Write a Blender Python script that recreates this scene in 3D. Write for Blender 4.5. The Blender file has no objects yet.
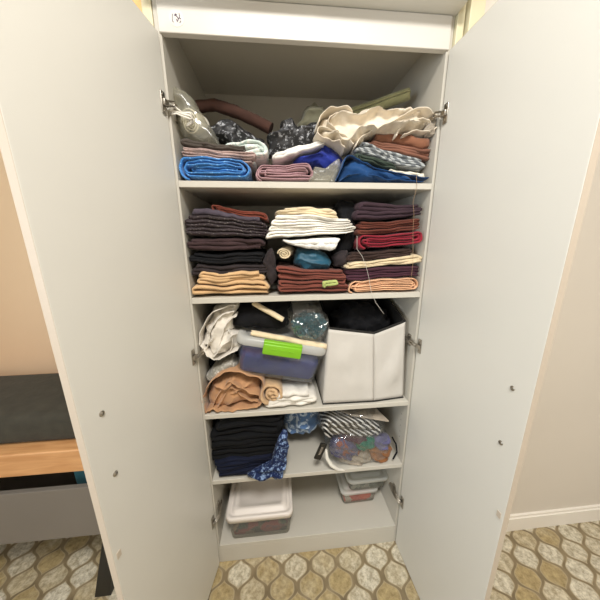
import bpy, bmesh, math, random
from mathutils import Vector, Matrix, noise

S = bpy.context.scene
COL = S.collection
PI = math.pi

# ------------------------------------------------------------------ camera
CX, CY, CZ = 0.3216, -0.9476, 1.5709
YAW, PITCH, ROLL, F = 0.0911, -0.2381, -0.0084, 251.11
fw = Vector((math.sin(YAW)*math.cos(PITCH), math.cos(YAW)*math.cos(PITCH), math.sin(PITCH)))
_r = fw.cross(Vector((0, 0, 1))).normalized(); _u = _r.cross(fw)
rt = _r*math.cos(ROLL) + _u*math.sin(ROLL); up = -_r*math.sin(ROLL) + _u*math.cos(ROLL)
cd = bpy.data.cameras.new('camera'); cam = bpy.data.objects.new('camera', cd); COL.objects.link(cam)
cd.sensor_width = 36; cd.sensor_fit = 'HORIZONTAL'; cd.lens = F/600*36; cd.clip_start = 0.02
M3 = Matrix((rt, up, -fw)).transposed()
cam.matrix_world = Matrix.Translation((CX, CY, CZ)) @ M3.to_4x4()
S.camera = cam
CP = Vector((CX, CY, CZ))


def ray(x, y):
    return fw + rt*((x-300)/F) - up*((y-300)/F)


def at(x, y, Y):                       # photo pixel -> point on the plane y = Y
    d = ray(x, y)
    return CP + d*((Y-CY)/d.y)


def atz(x, y, Z):                      # photo pixel -> point on the plane z = Z
    d = ray(x, y)
    return CP + d*((Z-CZ)/d.z)


# ------------------------------------------------------------------ materials
def lin(h):
    h = h.lstrip('#')
    o = []
    for i in (0, 2, 4):
        v = int(h[i:i+2], 16)/255
        o.append(v/12.92 if v <= .04045 else ((v+.055)/1.055)**2.4)
    return (*o, 1)


class N:
    def __init__(s, name):
        s.m = bpy.data.materials.new(name); s.m.use_nodes = True
        s.t = s.m.node_tree; s.t.nodes.clear()
        s.out = s.t.nodes.new('ShaderNodeOutputMaterial')

    def n(s, ty, **kw):
        nd = s.t.nodes.new(ty)
        for k, v in kw.items():
            if hasattr(nd, k):
                setattr(nd, k, v)
            else:
                nd.inputs[k.replace('_', ' ')].default_value = v
        return nd

    def l(s, a, b):
        s.t.links.new(a, b)

    def math(s, op, a, b=None, c=None):
        nd = s.t.nodes.new('ShaderNodeMath'); nd.operation = op
        for i, v in enumerate((a, b, c)):
            if v is None: continue
            if isinstance(v, (int, float)): nd.inputs[i].default_value = v
            else: s.l(v, nd.inputs[i])
        return nd.outputs[0]

    def mix(s, fac, a, b):
        nd = s.t.nodes.new('ShaderNodeMix'); nd.data_type = 'RGBA'
        for i, v in ((0, fac), (6, a), (7, b)):
            if isinstance(v, (int, float, tuple)): nd.inputs[i].default_value = v
            else: s.l(v, nd.inputs[i])
        return nd.outputs[2]

    def ramp(s, fac, p0, p1):
        nd = s.t.nodes.new('ShaderNodeMapRange'); nd.inputs[1].default_value = p0; nd.inputs[2].default_value = p1
        s.l(fac, nd.inputs[0]); return nd.outputs[0]


def bump(n, h, strength, dist=.002):
    b = n.n('ShaderNodeBump'); b.inputs['Strength'].default_value = strength; b.inputs['Distance'].default_value = dist
    n.l(h, b.inputs['Height']); return b.outputs[0]


def plain(name, col, rough=.5, metal=0, spec=.5, var=0.0, scale=6, bmp=0.0, bscale=200, coat=0):
    n = N(name); p = n.n('ShaderNodeBsdfPrincipled')
    p.inputs['Roughness'].default_value = rough; p.inputs['Metallic'].default_value = metal
    p.inputs['Specular IOR Level'].default_value = spec; p.inputs['Coat Weight'].default_value = coat
    c = lin(col); tc = n.n('ShaderNodeTexCoord')
    if var:
        ns = n.n('ShaderNodeTexNoise'); ns.inputs['Scale'].default_value = scale; ns.inputs['Detail'].default_value = 5
        n.l(tc.outputs['Object'], ns.inputs['Vector'])
        d = tuple(v*(1-var) for v in c[:3])+(1,); e = tuple(min(1, v*(1+var)) for v in c[:3])+(1,)
        n.l(n.mix(n.ramp(ns.outputs[0], .3, .7), d, e), p.inputs['Base Color'])
    else:
        p.inputs['Base Color'].default_value = c
    if bmp:
        nb = n.n('ShaderNodeTexNoise'); nb.inputs['Scale'].default_value = bscale; nb.inputs['Detail'].default_value = 3
        n.l(tc.outputs['Object'], nb.inputs['Vector']); n.l(bump(n, nb.outputs[0], bmp), p.inputs['Normal'])
    n.l(p.outputs[0], n.out.inputs[0]); return n.m


def cloth(name, col, col2=None, pat='plain', scale=60, rough=.88, sheen=.25, wr=.5, spec=.25, thr=.55):
    """woven fabric: fine weave bump, creases, optional printed pattern"""
    n = N(name); p = n.n('ShaderNodeBsdfPrincipled')
    lum = sum(lin(col)[:3])/3
    p.inputs['Roughness'].default_value = rough; p.inputs['Sheen Weight'].default_value = sheen*min(1, lum*6)
    p.inputs['Specular IOR Level'].default_value = spec
    tc = n.n('ShaderNodeTexCoord'); V = tc.outputs['Object']
    c = lin(col); lo = tuple(v*.82 for v in c[:3])+(1,); hi = tuple(min(1, v*1.14) for v in c[:3])+(1,)
    ns = n.n('ShaderNodeTexNoise'); ns.inputs['Scale'].default_value = 22; ns.inputs['Detail'].default_value = 6
    n.l(V, ns.inputs['Vector'])
    base = n.mix(n.ramp(ns.outputs[0], .3, .7), lo, hi)
    if pat != 'plain':
        c2 = lin(col2)
        if pat == 'speckle':
            q = n.n('ShaderNodeTexNoise'); q.inputs['Scale'].default_value = scale; q.inputs['Detail'].default_value = 4; q.inputs['Roughness'].default_value = .7
            n.l(V, q.inputs['Vector']); f = n.ramp(q.outputs[0], thr, thr+.09)
        elif pat == 'stripe':
            q = n.n('ShaderNodeTexWave'); q.inputs['Scale'].default_value = scale; q.inputs['Distortion'].default_value = 1.2; q.inputs['Detail Scale'].default_value = .6
            q.bands_direction = 'DIAGONAL'
            n.l(V, q.inputs['Vector']); f = n.ramp(q.outputs['Fac'], thr-.06, thr+.06)
        elif pat == 'dots':
            q = n.n('ShaderNodeTexVoronoi'); q.inputs['Scale'].default_value = scale
            n.l(V, q.inputs['Vector']); f = n.ramp(q.outputs['Distance'], .28, .18)
        elif pat == 'floral':
            q = n.n('ShaderNodeTexNoise'); q.inputs['Scale'].default_value = scale; q.inputs['Detail'].default_value = 3; q.inputs['Distortion'].default_value = 2.5
            n.l(V, q.inputs['Vector']); f = n.ramp(q.outputs[0], thr, thr+.04)
        base = n.mix(f, base, c2)
    n.l(base, p.inputs['Base Color'])
    w = n.n('ShaderNodeTexNoise'); w.inputs['Scale'].default_value = 45; w.inputs['Detail'].default_value = 5
    n.l(V, w.inputs['Vector'])
    g = n.n('ShaderNodeTexNoise'); g.inputs['Scale'].default_value = 700; g.inputs['Detail'].default_value = 1
    n.l(V, g.inputs['Vector'])
    h = n.math('ADD', w.outputs[0], n.math('MULTIPLY', g.outputs[0], .25))
    n.l(bump(n, h, wr, .004), p.inputs['Normal'])
    n.l(p.outputs[0], n.out.inputs[0]); return n.m


def film(name, tint='#ffffff', base=.10, edge=.75, rough=.12, milk=0.0, milkcol='#e8e8e4', bmp=.6, bscale=60):
    """thin clear or milky plastic sheet"""
    n = N(name)
    tr = n.n('ShaderNodeBsdfTransparent'); tr.inputs[0].default_value = lin(tint)
    gl = n.n('ShaderNodeBsdfGlossy'); gl.inputs['Roughness'].default_value = rough; gl.inputs[0].default_value = (.95, .95, .95, 1)
    tc = n.n('ShaderNodeTexCoord')
    nb = n.n('ShaderNodeTexNoise'); nb.inputs['Scale'].default_value = bscale; nb.inputs['Detail'].default_value = 3
    n.l(tc.outputs['Object'], nb.inputs['Vector'])
    nm = bump(n, nb.outputs[0], bmp, .006)
    lw = n.n('ShaderNodeLayerWeight'); lw.inputs['Blend'].default_value = .25
    n.l(nm, gl.inputs['Normal']); n.l(nm, lw.inputs['Normal'])
    f = n.math('MULTIPLY_ADD', lw.outputs['Facing'], edge, base)
    m1 = n.n('ShaderNodeMixShader'); n.l(n.math('MINIMUM', f, .9), m1.inputs[0]); n.l(tr.outputs[0], m1.inputs[1]); n.l(gl.outputs[0], m1.inputs[2])
    o = m1.outputs[0]
    if milk:
        df = n.n('ShaderNodeBsdfDiffuse'); df.inputs[0].default_value = lin(milkcol)
        tl = n.n('ShaderNodeBsdfTranslucent'); tl.inputs[0].default_value = lin(milkcol)
        ad = n.n('ShaderNodeMixShader'); ad.inputs[0].default_value = .4; n.l(df.outputs[0], ad.inputs[1]); n.l(tl.outputs[0], ad.inputs[2])
        m2 = n.n('ShaderNodeMixShader'); m2.inputs[0].default_value = milk; n.l(o, m2.inputs[1]); n.l(ad.outputs[0], m2.inputs[2]); o = m2.outputs[0]
    n.l(o, n.out.inputs[0]); return n.m


def wood_mat(name, a, b):
    n = N(name); p = n.n('ShaderNodeBsdfPrincipled'); p.inputs['Roughness'].default_value = .45
    tc = n.n('ShaderNodeTexCoord'); mp = n.n('ShaderNodeMapping'); mp.inputs['Scale'].default_value = (1.5, 14, 14)
    n.l(tc.outputs['Object'], mp.inputs[0])
    q = n.n('ShaderNodeTexNoise'); q.inputs['Scale'].default_value = 4; q.inputs['Detail'].default_value = 6; q.inputs['Distortion'].default_value = .6
    n.l(mp.outputs[0], q.inputs['Vector'])
    n.l(n.mix(n.ramp(q.outputs[0], .35, .65), lin(a), lin(b)), p.inputs['Base Color'])
    n.l(p.outputs[0], n.out.inputs[0]); return n.m


def floor_mat():
    """ogee (lantern) shaped stone-look tiles between brownish bands"""
    n = N('ogee_tile'); p = n.n('ShaderNodeBsdfPrincipled')
    g = n.n('ShaderNodeNewGeometry'); sp = n.n('ShaderNodeSeparateXYZ'); n.l(g.outputs['Position'], sp.inputs[0])
    s, P = .0683, .146
    X = n.math('ADD', sp.outputs[0], -.201); Y = n.math('ADD', sp.outputs[1], .056+P*.75)
    # wavy lines, alternate ones mirrored: they pinch and open into ogees
    G = n.math('MULTIPLY', n.math('ADD', n.math('SINE', n.math('MULTIPLY', Y, 2*PI/P)), n.math('MULTIPLY', n.math('SINE', n.math('MULTIPLY', Y, 6*PI/P)), .10)), s*.47)
    ev = n.math('DIVIDE', n.math('SUBTRACT', X, G), 2*s)
    od = n.math('DIVIDE', n.math('SUBTRACT', n.math('ADD', X, G), s), 2*s)
    def dist(v): return n.math('MULTIPLY', n.math('ABSOLUTE', n.math('SUBTRACT', n.math('FRACT', n.math('ADD', v, .5)), .5)), 2*s)
    d = n.math('MINIMUM', dist(ev), dist(od))
    e, o = n.math('FLOOR', ev), n.math('FLOOR', od)
    par = n.math('SUBTRACT', e, o)
    row = n.math('FLOOR', n.math('ADD', n.math('SUBTRACT', n.math('DIVIDE', Y, P), .75), n.math('MULTIPLY', par, .5)))
    cb = n.n('ShaderNodeCombineXYZ'); n.l(n.math('ADD', e, o), cb.inputs[0]); n.l(row, cb.inputs[1])
    wn = n.n('ShaderNodeTexWhiteNoise'); n.l(cb.outputs[0], wn.inputs[0])
    ns = n.n('ShaderNodeTexNoise'); ns.inputs['Scale'].default_value = 42; ns.inputs['Detail'].default_value = 6; ns.inputs['Roughness'].default_value = .75
    n.l(g.outputs['Position'], ns.inputs['Vector'])
    nl = n.n('ShaderNodeTexNoise'); nl.inputs['Scale'].default_value = 18; nl.inputs['Detail'].default_value = 4
    n.l(g.outputs['Position'], nl.inputs['Vector'])
    tan = n.mix(n.ramp(ns.outputs[0], .35, .65), lin('#86744f'), lin('#b8a478'))
    pale = n.mix(n.ramp(ns.outputs[0], .38, .6), lin('#9a907a'), lin('#dad2bd'))
    f = n.ramp(n.math('ADD', wn.outputs[0], n.math('MULTIPLY', nl.outputs[0], .5)), .45, 1.0)
    tile = n.mix(f, tan, pale)
    rim = n.mix(n.ramp(d, .0085, .016), lin('#a99a7c'), tile)
    band = n.mix(n.ramp(nl.outputs[0], .3, .7), lin('#706148'), lin('#8f7f62'))
    n.l(n.mix(n.ramp(d, .0062, .0098), band, rim), p.inputs['Base Color'])
    p.inputs['Roughness'].default_value = .42
    n.l(bump(n, n.ramp(d, .004, .010), .35, .001), p.inputs['Normal'])
    n.l(p.outputs[0], n.out.inputs[0]); return n.m


MAT = dict(
    melamine=plain('white_melamine', '#d1cec5', .38, var=.015, scale=3, bmp=.05, bscale=350),
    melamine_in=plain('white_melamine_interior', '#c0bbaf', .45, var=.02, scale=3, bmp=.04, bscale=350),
    edge=plain('cream_edge_band', '#bdb09f', .5),
    trimy=plain('cream_yellow_paint', '#d8cfae', .5, var=.03),
    pine=wood_mat('orange_pine', '#dba866', '#e9bd80'),
    wall=plain('warm_wall_paint', '#d8d0c4', .8, var=.02, scale=2, bmp=.1, bscale=120),
    wallw=plain('peach_wall_paint', '#e9cfae', .8, var=.02, scale=2),
    ceil=plain('ceiling_paint', '#efece6', .85),
    base=plain('white_skirting', '#efe9df', .5),
    nickel=plain('nickel_metal', '#aaa49a', .35, metal=1),
    darkm=plain('dark_metal', '#5b5249', .45, metal=.8),
    dwood=wood_mat('desk_wood', '#b98554', '#cc9a68'),
    black=plain('black_plastic', '#15130f', .5),
    greyp=plain('grey_panel', '#6f685f', .6, var=.03),
    floor=floor_mat(),
)

# ------------------------------------------------------------------ object helpers


def mesh(name, vs, fs, mat, parent=None, smooth=True, loc=None):
    me = bpy.data.meshes.new(name)
    if loc is None and parent is None:     # origin at the base of the thing
        xs = [v[0] for v in vs]; ys = [v[1] for v in vs]; zs = [v[2] for v in vs]
        loc = Vector(((min(xs)+max(xs))/2, (min(ys)+max(ys))/2, min(zs)))
    if loc is None: loc = Vector((0, 0, 0))
    me.from_pydata([tuple(Vector(v)-loc) for v in vs], [], fs)
    me.validate()
    bm = bmesh.new(); bm.from_mesh(me); bmesh.ops.recalc_face_normals(bm, faces=bm.faces); bm.to_mesh(me); bm.free()
    me.polygons.foreach_set('use_smooth', [smooth]*len(me.polygons))
    o = bpy.data.objects.new(name, me); COL.objects.link(o)
    o.location = loc
    me.materials.append(MAT[mat] if isinstance(mat, str) else mat)
    if parent is not None:
        o.parent = parent; o.matrix_parent_inverse = Matrix.Translation(parent.location).inverted() if parent.rotation_euler == Matrix().to_euler() else Matrix()
    return o


def thing(name, label, cat, loc=(0, 0, 0), group=None):
    o = bpy.data.objects.new(name, None); COL.objects.link(o); o.location = loc; o.empty_display_size = .02
    return tag(o, label, cat, group)


def tag(o, label, cat, group=None, kind=None):
    if label: o['label'] = label
    if cat: o['category'] = cat
    if group: o['group'] = group
    if kind: o['kind'] = kind
    return o


class MB:
    def __init__(s): s.v = []; s.f = []

    def add(s, vs, fs):
        k = len(s.v); s.v += [Vector(v) for v in vs]; s.f += [tuple(i+k for i in f) for f in fs]; return s

    def box(s, a, b, M=None, bev=0.0, seg=2):
        bm = bmesh.new(); bmesh.ops.create_cube(bm, size=1)
        a, b = Vector(a), Vector(b)
        for v in bm.verts:
            v.co = Vector((a[i]+(b[i]-a[i])*(v.co[i]+.5) for i in range(3)))
        if bev: bmesh.ops.bevel(bm, geom=bm.edges[:], offset=bev, segments=seg, affect='EDGES', profile=.5)
        bm.verts.index_update()
        vs = [(M @ v.co if M else v.co.copy()) for v in bm.verts]; fs = [[v.index for v in f.verts] for f in bm.faces]
        bm.free(); return s.add(vs, fs)

    def tube(s, pts, r, n=8, cap=True):
        pts = [Vector(p) for p in pts]; rr = r if isinstance(r, (list, tuple)) else [r]*len(pts)
        vs = []; fs = []; pn = None
        for i, p in enumerate(pts):
            t = (pts[min(i+1, len(pts)-1)]-pts[max(i-1, 0)]).normalized()
            if pn is None:
                a = Vector((0, 0, 1)) if abs(t.z) < .9 else Vector((1, 0, 0)); pn = (a-t*a.dot(t)).normalized()
            else:
                pn = (pn-t*pn.dot(t)).normalized()
            b = t.cross(pn)
            for k in range(n):
                an = 2*PI*k/n; vs.append(p+(pn*math.cos(an)+b*math.sin(an))*rr[i])
        for i in range(len(pts)-1):
            for k in range(n):
                fs.append((i*n+k, i*n+(k+1) % n, (i+1)*n+(k+1) % n, (i+1)*n+k))
        if cap:
            fs.append(tuple(range(n-1, -1, -1))); fs.append(tuple((len(pts)-1)*n+k for k in range(n)))
        return s.add(vs, fs)

    def build(s, name, mat, parent=None, smooth=False, loc=None):
        return mesh(name, s.v, s.f, mat, parent, smooth, loc)


def autosmooth(o, ang=40):
    me = o.data
    for p in me.polygons: p.use_smooth = True
    me.set_sharp_from_angle(angle=math.radians(ang))
    return o


def nz(x, y, z=0): return noise.noise(Vector((x, y, z)))


# ---- ribbon profiles (metric, in a w x h rectangle centred on 0) ----
def prof_spiral(w, h, turns, rnd, sq=.75):
    H = h/2; pitch = H/(turns+.35); th = pitch*.97
    pts = []; phi = -PI/2; n_half = int(turns*2)
    straight = 10; s1, s2 = rnd.uniform(0, 6), rnd.uniform(0, 6)
    for k in range(n_half+1):
        left = (k % 2 == 0)
        off = rnd.uniform(-.09, .03)*w*(k > 1)
        r = lambda a: H-th/2-pitch*(a+PI/2)/(2*PI)+pitch*.10*math.sin(a*.9+s1)
        # arc
        for j in range(0, 9):
            a = phi+PI*j/8
            rr = max(r(a), th*.45)
            cu = (w/2-H*sq)+off
            xx = cu+abs(math.cos(a))*rr*sq
            x = -xx if left else xx
            pts.append((x, rr*math.sin(a)*(1 if True else 1)))
        phi += PI
        # straight to the other side
        if k < n_half:
            y0 = pts[-1][1]; x0 = pts[-1][0]
            rr = max(r(phi), th*.45); x1 = (w/2-H*sq)*(1 if left else -1)
            frac = 1.0
            for j in range(1, straight):
                t = j/straight*frac; pts.append((x0+(x1-x0)*t, y0))
        # mirrored sign of sine handled by phi
    return pts, th


def prof_zig(w, h, layers, rnd, sq=1):
    pitch = h/layers; th = pitch*1.0; pts = []
    ws = [rnd.uniform(.45, 1.55) for _ in range(layers)]; tot = sum(ws); vc = []; acc = 0
    for q in ws: vc.append(-h/2+pitch*.5+(h-pitch)*(acc+q/2)/tot); acc += q
    if layers == 1: vc = [0]
    for k in range(layers):
        v = vc[k]
        l = -w/2+pitch/2+rnd.uniform(0, .05)*w*(k > 0); r = w/2-pitch/2-rnd.uniform(0, .05)*w
        a, b = (l, r) if k % 2 else (r, l)
        for j in range(13): pts.append((a+(b-a)*j/12, v))
        if k < layers-1:
            hp = (vc[k+1]-v)/2
            for j in range(1, 6):
                an = -PI/2+PI*j/6
                pts.append((b+(math.cos(an)*pitch/2)*(1 if b > a else -1), v+hp+math.sin(an)*hp))
    return pts, th


def ribbon(pts, th, depth, rings, mapf, seed, jit=.006, wob=.12):
    n = len(pts); out = []
    nor = []
    for i in range(n):
        a = Vector(pts[max(i-1, 0)]); b = Vector(pts[min(i+1, n-1)]); t = (b-a)
        t = t.normalized() if t.length > 1e-9 else Vector((1, 0)); nor.append(Vector((-t.y, t.x)))
    vs = []; fs = []
    for j in range(rings):
        y = depth*(j/(rings-1))**1.4
        k = (.45 if j == 0 else (.85 if j == 1 else 1)) if j < 2 else 1
        for side in (1, -1):
            for i in range(n):
                s = i/n*9
                w = th*wob*nz(s*2+seed, y*14, side*0+seed)
                p = Vector(pts[i])+nor[i]*(side*th/2*k+w)
                yy = y+jit*nz(s*1.7+seed*3.1, seed)*(1-j/(rings-1))
                vs.append(mapf(p.x, p.y, yy))
    def I(j, side, i): return j*2*n+side*n+i
    for j in range(rings-1):
        for i in range(n-1):
            fs.append((I(j, 0, i), I(j, 0, i+1), I(j+1, 0, i+1), I(j+1, 0, i)))
            fs.append((I(j, 1, i+1), I(j, 1, i), I(j+1, 1, i), I(j+1, 1, i+1)))
        for i in (0, n-1):
            fs.append((I(j, 0, i), I(j+1, 0, i), I(j+1, 1, i), I(j, 1, i)))
    for i in range(n-1):
        fs.append((I(0, 0, i+1), I(0, 0, i), I(0, 1, i), I(0, 1, i+1)))
        fs.append((I(rings-1, 0, i), I(rings-1, 0, i+1), I(rings-1, 1, i+1), I(rings-1, 1, i)))
    return vs, fs


SEED = [0]


def fold(name, label, quad, Y, depth, mat, style='spiral', turns=2.0, minz=None, group=None, parent=None, cat='fabric', amp=.003, jit=.012, maxz=None, skew=0.0, bulge=.0, rings=12, wob=.20, grow=.0032):
    """folded cloth: quad = photo pixels TL, TR, BR, BL of its front at plane Y"""
    SEED[0] += 1; sd = SEED[0]*1.37; rnd = random.Random(SEED[0])
    TL, TR, BR, BL = [at(px, py, Y) for px, py in quad]
    TL.z += grow; TR.z += grow; BL.z -= grow; BR.z -= grow
    if minz is not None:
        BL.z = max(BL.z, minz+.0015); BR.z = max(BR.z, minz+.0015)
    w = ((TR-TL).length+(BR-BL).length)/2; h = ((TL-BL).length+(TR-BR).length)/2
    pts, th = (prof_spiral if style == 'spiral' else prof_zig)(w, h, turns*1.3 if style == 'spiral' else turns, rnd)
    def mapf(u, v, y):
        s = min(max(u/w+.5, -.05), 1.05); t = v/h+.5
        b = BL.lerp(BR, s); a = TL.lerp(TR, s); p = b.lerp(a, t)
        dz = amp*nz(p.x*11+sd, y*9, sd)*min(1, max(0, t))*1.0+bulge*math.sin(PI*min(1, max(0, s)))*t
        dx = amp*nz(p.z*18+sd, y*12, sd+9)
        q = Vector((p.x+dx+skew*y, p.y+y, p.z+dz)); q += warp(q, minz)
        if minz is not None: q.z = max(q.z, minz+.0012)
        if maxz is not None: q.z = min(q.z, maxz)
        q.x = min(max(q.x, .004), .896)
        return q
    vs, fs = ribbon(pts, th, depth, rings, mapf, sd, jit, wob)
    o = mesh(name, vs, fs, mat, parent)
    if parent is None: tag(o, label, cat, group)
    return o


def warp(p, zb=None):
    """one shared slump for neighbouring cloths, so that stacks sag together"""
    k = 1.0 if zb is None else min(1, max(0, (p.z-zb)/.04))
    a = .0085*nz(p.x*13, p.y*5, p.z*7+3)+.0035*nz(p.x*34, p.y*12, p.z*22)
    b = .007*nz(p.z*16, p.x*5, p.y*6+8)+.004*nz(p.z*55, p.x*9, p.y*9)
    c = .010*nz(p.z*30+4, p.x*12, 1.5)
    return Vector((b*min(1, k+.3), c, a*k))


def ridged(p, f, sd, octs=3):
    v = 0; a = 1; s = 0
    q = Vector((p.x*f+sd, p.y*f*.6, p.z*f+sd*.7))
    for k in range(octs):
        v += a*(1-abs(noise.noise(q))*2.2); s += a; a *= .5; q = q*2.03
    return v/s


def poly_r(poly, c, th):
    """distance from c to the polygon outline in direction th"""
    d = Vector((math.cos(th), math.sin(th))); best = 0
    n = len(poly)
    for i in range(n):
        a = poly[i]-c; b = poly[(i+1) % n]-c; e = b-a
        den = d.x*e.y-d.y*e.x
        if abs(den) < 1e-12: continue
        t = (a.x*e.y-a.y*e.x)/den; u = (a.x*d.y-a.y*d.x)/den
        if t > 0 and -1e-6 <= u <= 1+1e-6: best = max(best, t)
    return best


def blob(name, label, poly, Y, thick, mat, seed=1, amp=.012, freq=14, flat=.7, minz=None, maxz=None, nu=110, nv=46, parent=None, cat='fabric', group=None, edge=.35, stretch=(1, 1, 1), dirn=0.0, tilt=0.0, pleat=0):
    """crumpled soft thing: poly = outline in photo pixels at plane Y; it gets real depth 'thick' behind the front"""
    W = [at(px, py, Y) for px, py in poly]; P2 = [Vector((w.x, w.z)) for w in W]
    c = sum(P2, Vector((0, 0)))/len(P2)
    vs = []; fs = []
    ca, sa = math.cos(dirn), math.sin(dirn)
    R = [poly_r(P2, c, 2*PI*i/nu) for i in range(nu)]
    R = [(R[i-1]+2*R[i]+R[(i+1) % nu])/4 for i in range(nu)]
    for j in range(nv+1):
        ph = PI*j/nv; rr = math.sin(ph)**flat if 0 < j < nv else 0; dep = -math.cos(ph)
        dep = math.copysign(abs(dep)**.8, dep)
        for i in range(nu):
            a = 2*PI*i/nu; r = R[i]*rr
            x = c.x+r*math.cos(a); z = c.y+r*math.sin(a); y = Y+thick/2+dep*thick/2
            # crease noise, along direction dirn
            lx = (x*ca+z*sa)*stretch[0]; lz = (-x*sa+z*ca)*stretch[2]
            k = ridged(Vector((lx, y, lz)), freq, seed)
            if pleat:
                ph_ = (lx*.35+lz)*pleat+2.6*noise.noise(Vector((x*7, z*7, seed)))+1.3*noise.noise(Vector((x*17, z*17, seed+3)))
                md = .55+.75*noise.noise(Vector((x*8+4, z*8, seed+7)))
                k = (1-abs(math.sin(ph_)))**1.3*1.6*max(0, md)+.35*k
            dy = -amp*(k-.45)*(1 if dep < .2 else .3)
            e = edge*amp
            x += e*noise.noise(Vector((x*30, z*30, seed)))*2*rr; z += e*noise.noise(Vector((z*30, x*30, seed+5)))*2*rr
            y += dy + tilt*(z-c.y)
            if minz is not None: z = max(z, minz+.001+.0002*(1+math.sin(i)))
            if maxz is not None: z = min(z, maxz)
            vs.append(Vector((min(max(x, .003), .897), y, z)))
    for j in range(nv):
        for i in range(nu):
            fs.append((j*nu+i, j*nu+(i+1) % nu, (j+1)*nu+(i+1) % nu, (j+1)*nu+i))
    # merge poles
    bm = bmesh.new(); vv = [bm.verts.new(v) for v in vs]
    for f in fs:
        try: bm.faces.new([vv[k] for k in f])
        except ValueError: pass
    bmesh.ops.remove_doubles(bm, verts=bm.verts[:], dist=1e-6)
    bm.verts.index_update()
    vs = [v.co.copy() for v in bm.verts]; fs = [[v.index for v in f.verts] for f in bm.faces]; bm.free()
    o = mesh(name, vs, fs, mat, parent)
    if parent is None: tag(o, label, cat, group)
    return o


def spline(pp, n=7):
    P = [Vector(p) for p in pp]; out = []
    for i in range(len(P)-1):
        a, b, c, d = P[max(i-1, 0)], P[i], P[i+1], P[min(i+2, len(P)-1)]
        for k in range(n):
            t = k/n
            out.append(.5*((2*b)+(c-a)*t+(2*a-5*b+4*c-d)*t*t+(3*b-a-3*c+d)*t**3))
    out.append(P[-1]); return out


def sheets(o, lines, Y, depth, th=.004, drop=0.0, seed=1, minz=None, jit=.014, close=0.0):
    """add loose layers (cloth edges traced along curves, running back into the pile) to the mesh of o"""
    mb = MB(); loc = o.location
    for k, (dy, ln) in enumerate(lines):
        W_ = [at(px, py, Y+dy) for px, py in ln]
        pts = [(p.x, p.z) for p in spline([(w.x, w.z, 0) for w in W_])] if False else [(q.x, q.y) for q in spline([Vector((w.x, w.z, 0)) for w in W_])]
        cx = sum(p[0] for p in pts)/len(pts)
        def mp_(u, v, y):
            f = y/depth
            q = Vector((u+(cx-u)*close*f+.004*nz(y*20, v*20, seed+k), Y+dy+y, v-drop*f+.005*nz(u*24, y*18, seed+k*2)))
            if minz is not None: q.z = max(q.z, minz+.001)
            return q
        vs, fs = ribbon([Vector(p) for p in pts], th, depth, 12, mp_, seed+k*3.3, jit, .25)
        mb.add(vs, fs)
    me = bpy.data.meshes.new('x'); me.from_pydata([tuple(v-loc) for v in mb.v], [], mb.f); me.validate()
    bm = bmesh.new(); bm.from_mesh(o.data); bm.from_mesh(me); bmesh.ops.recalc_face_normals(bm, faces=bm.faces); bm.to_mesh(o.data); bm.free()
    for p in o.data.polygons: p.use_smooth = True
    bpy.data.meshes.remove(me)
    return o


def roll(name, label, A, B, r, mat, turns=4, flat=.8, parent=None, cat='fabric', group=None, seed=1, amp=.003, sag=0.0, minz=None):
    """fabric rolled up: spiral profile swept from A (near end) to B"""
    A, B = Vector(A), Vector(B); ax = (B-A); L = ax.length; ax.normalize()
    z = Vector((0, 0, 1)); z = (z-ax*z.dot(ax)).normalized(); x = z.cross(ax)
    n = 26*turns; pts = []
    for i in range(n+1):
        a = 2*PI*turns*i/n; rr = r*(1-.88*i/n)-r/turns*.4
        pts.append((rr*math.cos(a), rr*math.sin(a)*flat))
    th = r/turns*.72
    def mapf(u, v, y):
        q = A+ax*y+x*u+z*v
        q += Vector((amp*nz(y*14, seed), amp*nz(y*9, seed+4)*.5, amp*nz(y*11, v*20, seed+2)-sag*math.sin(PI*y/L)))
        if minz is not None: q.z = max(q.z, minz)
        return q
    vs, fs = ribbon(pts, th, L, 18, mapf, seed, .004, .1)
    o = mesh(name, vs, fs, mat, parent)
    if parent is None: tag(o, label, cat, group)
    return o


def rrect(w, d, r, n=5):
    pts = []
    for cx, cy, a0 in ((w/2-r, d/2-r, 0), (-w/2+r, d/2-r, PI/2), (-w/2+r, -d/2+r, PI), (w/2-r, -d/2+r, 1.5*PI)):
        for k in range(n+1):
            a = a0+PI/2*k/n; pts.append((cx+r*math.cos(a), cy+r*math.sin(a)))
    return pts


def loft(rings, M, capa=True, capb=True):
    """rings: list of (w, d, r, z)"""
    mb = MB(); vs = []; fs = []; n = None
    for w, d, r, z in rings:
        p = rrect(w, d, r); n = len(p); vs += [M @ Vector((a, b, z)) for a, b in p]
    for j in range(len(rings)-1):
        for i in range(n): fs.append((j*n+i, j*n+(i+1) % n, (j+1)*n+(i+1) % n, (j+1)*n+i))
    if capa: fs.append(tuple(range(n-1, -1, -1)))
    if capb: fs.append(tuple((len(rings)-1)*n+i for i in range(n)))
    return mb.add(vs, fs)


# ------------------------------------------------------------------ dimensions
W, D = .9, .50
ZF, Z1, Z2, Z3, Z4, Z5 = 2.1704, 1.7654, 1.3576, .8517, .5059, .1115
ZS = 2.262
T = .018

# ------------------------------------------------------------------ room
def struct(name, a, b, mat, bev=0):
    o = MB().box(a, b, None, bev).build(name, mat); o['kind'] = 'structure'; return o


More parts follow.
